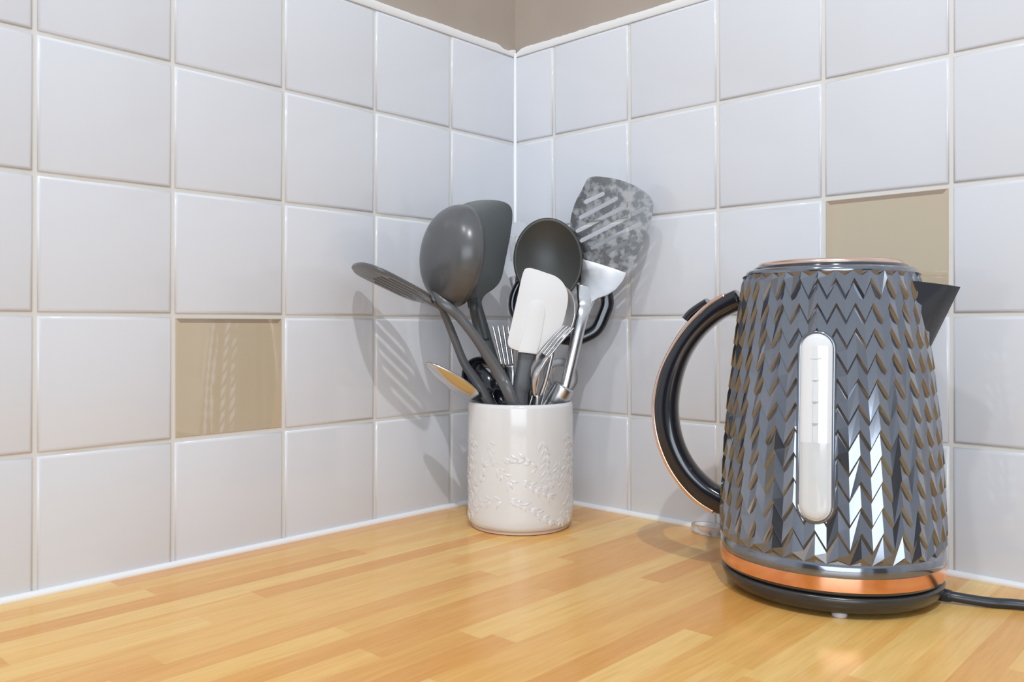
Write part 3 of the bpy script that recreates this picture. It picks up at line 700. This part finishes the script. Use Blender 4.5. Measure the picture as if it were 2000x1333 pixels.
# spout: V-shaped lip
bm = bmesh.new()
sp = [hpx(*q_) for q_ in ((1790, 546), (1876, 561), (1823, 684))]
k = 12; topl, botl = [], []
tipx, tipz = sp[1]; lowx, lowz = KRAD(0.178)+0.0005, sp[2][1]
W0 = 0.024
prev = None; rows = []
for i in range(k+1):
    u = i/k                                            # 0 = low end of the V, 1 = tip
    xk = lowx-0.001+(tipx-lowx+0.001)*u; zk = lowz+(tipz-lowz)*u
    hw = 0.0005+W0*math.sin(math.pi/2*u)**0.9
    # at height zk the lip runs from keel point back to the body on both sides
    rb = KRAD(zk)-0.0015
    ring = []
    for j in range(-6, 7):
        f = abs(j)/6; ang = math.copysign(hw/rb*1.0, j)*f
        bx, by = rb*math.cos(hw/rb), math.copysign(rb*math.sin(hw/rb), j)
        x_ = xk+(bx-xk)*(f**1.15); y_ = by*(f**0.9) if j else 0
        ring.append(bm.verts.new(K(x_, y_, zk + (0.004*f*u))))
    rows.append(ring)
for a_, b_ in zip(rows, rows[1:]):
    for j in range(12): bm.faces.new((a_[j], a_[j+1], b_[j+1], b_[j]))
topc = bm.verts.new(K(KRAD(0.225)-0.004, 0, tipz+0.003))
for j in range(12): bm.faces.new((rows[-1][j], rows[-1][j+1], topc))
obj('spout', bm, 'plastic_black', t, angle=30)
# water gauge: capsule window on the near side
bm = bmesh.new()
def gz(zc_, s_, h_):                                   # surface frame on the near side of the body
    r = KRAD(zc_)+h_; a = -math.pi/2 + s_/r; return K(r*math.cos(a), r*math.sin(a), zc_)
def capsule(bm, z0, z1, hw, layers, seg=14):
    prev = None
    for ins, h_ in layers:
        w_ = hw-ins; lo, hi = z0+hw, z1-hw; ring = []
        for i in range(seg+1): a = math.pi*i/seg; ring.append((hi+w_*math.sin(a), w_*math.cos(a)))
        for i in range(1, 6): ring.append((hi+(lo-hi)*i/6, -w_))
        for i in range(seg+1): a = math.pi+math.pi*i/seg; ring.append((lo+w_*math.sin(a), w_*math.cos(a)))
        for i in range(1, 6): ring.append((lo+(hi-lo)*i/6, w_))
        vs = [bm.verts.new(gz(z_, s_, h_)) for z_, s_ in ring]
        if prev:
            m_ = len(vs)
            for i in range(m_): bm.faces.new((prev[i], prev[(i+1) % m_], vs[(i+1) % m_], vs[i]))
        prev = vs
    return prev
capsule(bm, 0.0620, 0.1885, 0.0122, ((0, -0.001), (0, 0.0010), (0.0008, 0.0016), (0.0020, 0.0016), (0.0024, 0.0008)))
fr = obj('gauge_frame', bm, 'kettle_black', t)
bm = bmesh.new(); last = capsule(bm, 0.0640, 0.1865, 0.0102, ((0, -0.0004), (0, 0.0012), (0.0008, 0.0022), (0.003, 0.0030), (0.006, 0.0036), (0.0085, 0.0038)))
bm.faces.new(last)
g_ = obj('water_gauge', bm, 'gauge', t)
bm = bmesh.new(); prev = None
for ins, h_ in ((0.0009, 0.0019), (0.0012, 0.00255), (0.0032, 0.00335), (0.0062, 0.00395)):
    w_ = 0.0102-ins; lo, zt = 0.0640+0.0102, 0.1150; ring = [(zt, w_), (zt, w_/2), (zt, 0.0), (zt, -w_/2), (zt, -w_), ((zt+lo)/2, -w_)]
    for i in range(15): a = math.pi+math.pi*i/14; ring.append((lo+w_*math.sin(a), w_*math.cos(a)))
    ring.append(((zt+lo)/2, w_)); vs = [bm.verts.new(gz(z_, s_, h_)) for z_, s_ in ring]
    if prev:
        for i in range(len(vs)): 
            if i < 4: continue
            bm.faces.new((prev[i], prev[(i+1) % len(vs)], vs[(i+1) % len(vs)], vs[i]))
    else: first_ = vs
    prev = vs
bm.faces.new(prev); obj('water', bm, 'gauge_water', g_)

# ------------------------------------------------------------------ clear plastic clip lying by the wall
bm = bmesh.new(); c = P(1390, 1034, 0.768); c = Vector((c.x, c.y, 0.0042))
lp = []
for i in range(24):
    a = 2*math.pi*i/24; lp.append((c+RT*(0.0185*math.cos(a))+FW*(0.0085*math.sin(a))*(1 if True else 0), 0.0040, 0.0014))
dirx = Vector((1, 0, 0))
lp = [(c+Vector((1, 0, 0))*(0.0190*math.cos(2*math.pi*i/24))+Vector((0, 1, 0))*(0.0095*math.sin(2*math.pi*i/24)), 0.0016, 0.0040) for i in range(24)]
sweep(bm, lp, UP, seg=12, power=3, closed=True, sub=2)
t = thing('plastic_clip', 'small clear plastic oval clip lying between kettle and tiles', 'clip', (c.x, c.y, 0))
obj('ring', bm, 'clear_plastic', t)
bm = bmesh.new(); sweep(bm, [(c+Vector((0.004, -0.0088, -0.001)), 0.0022, 0.002), (c+Vector((0.006, 0.0, -0.001)), 0.0022, 0.002), (c+Vector((0.004, 0.0088, -0.001)), 0.0022, 0.002)], UP, seg=10, sub=3); obj('tab', bm, 'clear_plastic', t)
# faint level marks on the gauge
for zm, mw in ((0.1700, 0.0034), (0.1560, 0.0024), (0.1420, 0.0024), (0.1280, 0.0024)):
    bm = bmesh.new(); vs = [bm.verts.new(gz(zm+dz, ds, hh)) for hh in (0.0030, 0.00400) for dz, ds in ((-0.0003, -mw), (-0.0003, mw), (0.0003, mw), (0.0003, -mw))]
    for q_ in ((0, 1, 2, 3), (4, 5, 6, 7), (0, 1, 5, 4), (1, 2, 6, 5), (2, 3, 7, 6), (3, 0, 4, 7)): bm.faces.new([vs[i] for i in q_])
    obj('level_mark', bm, 'gauge_marks', g_, smooth=False)
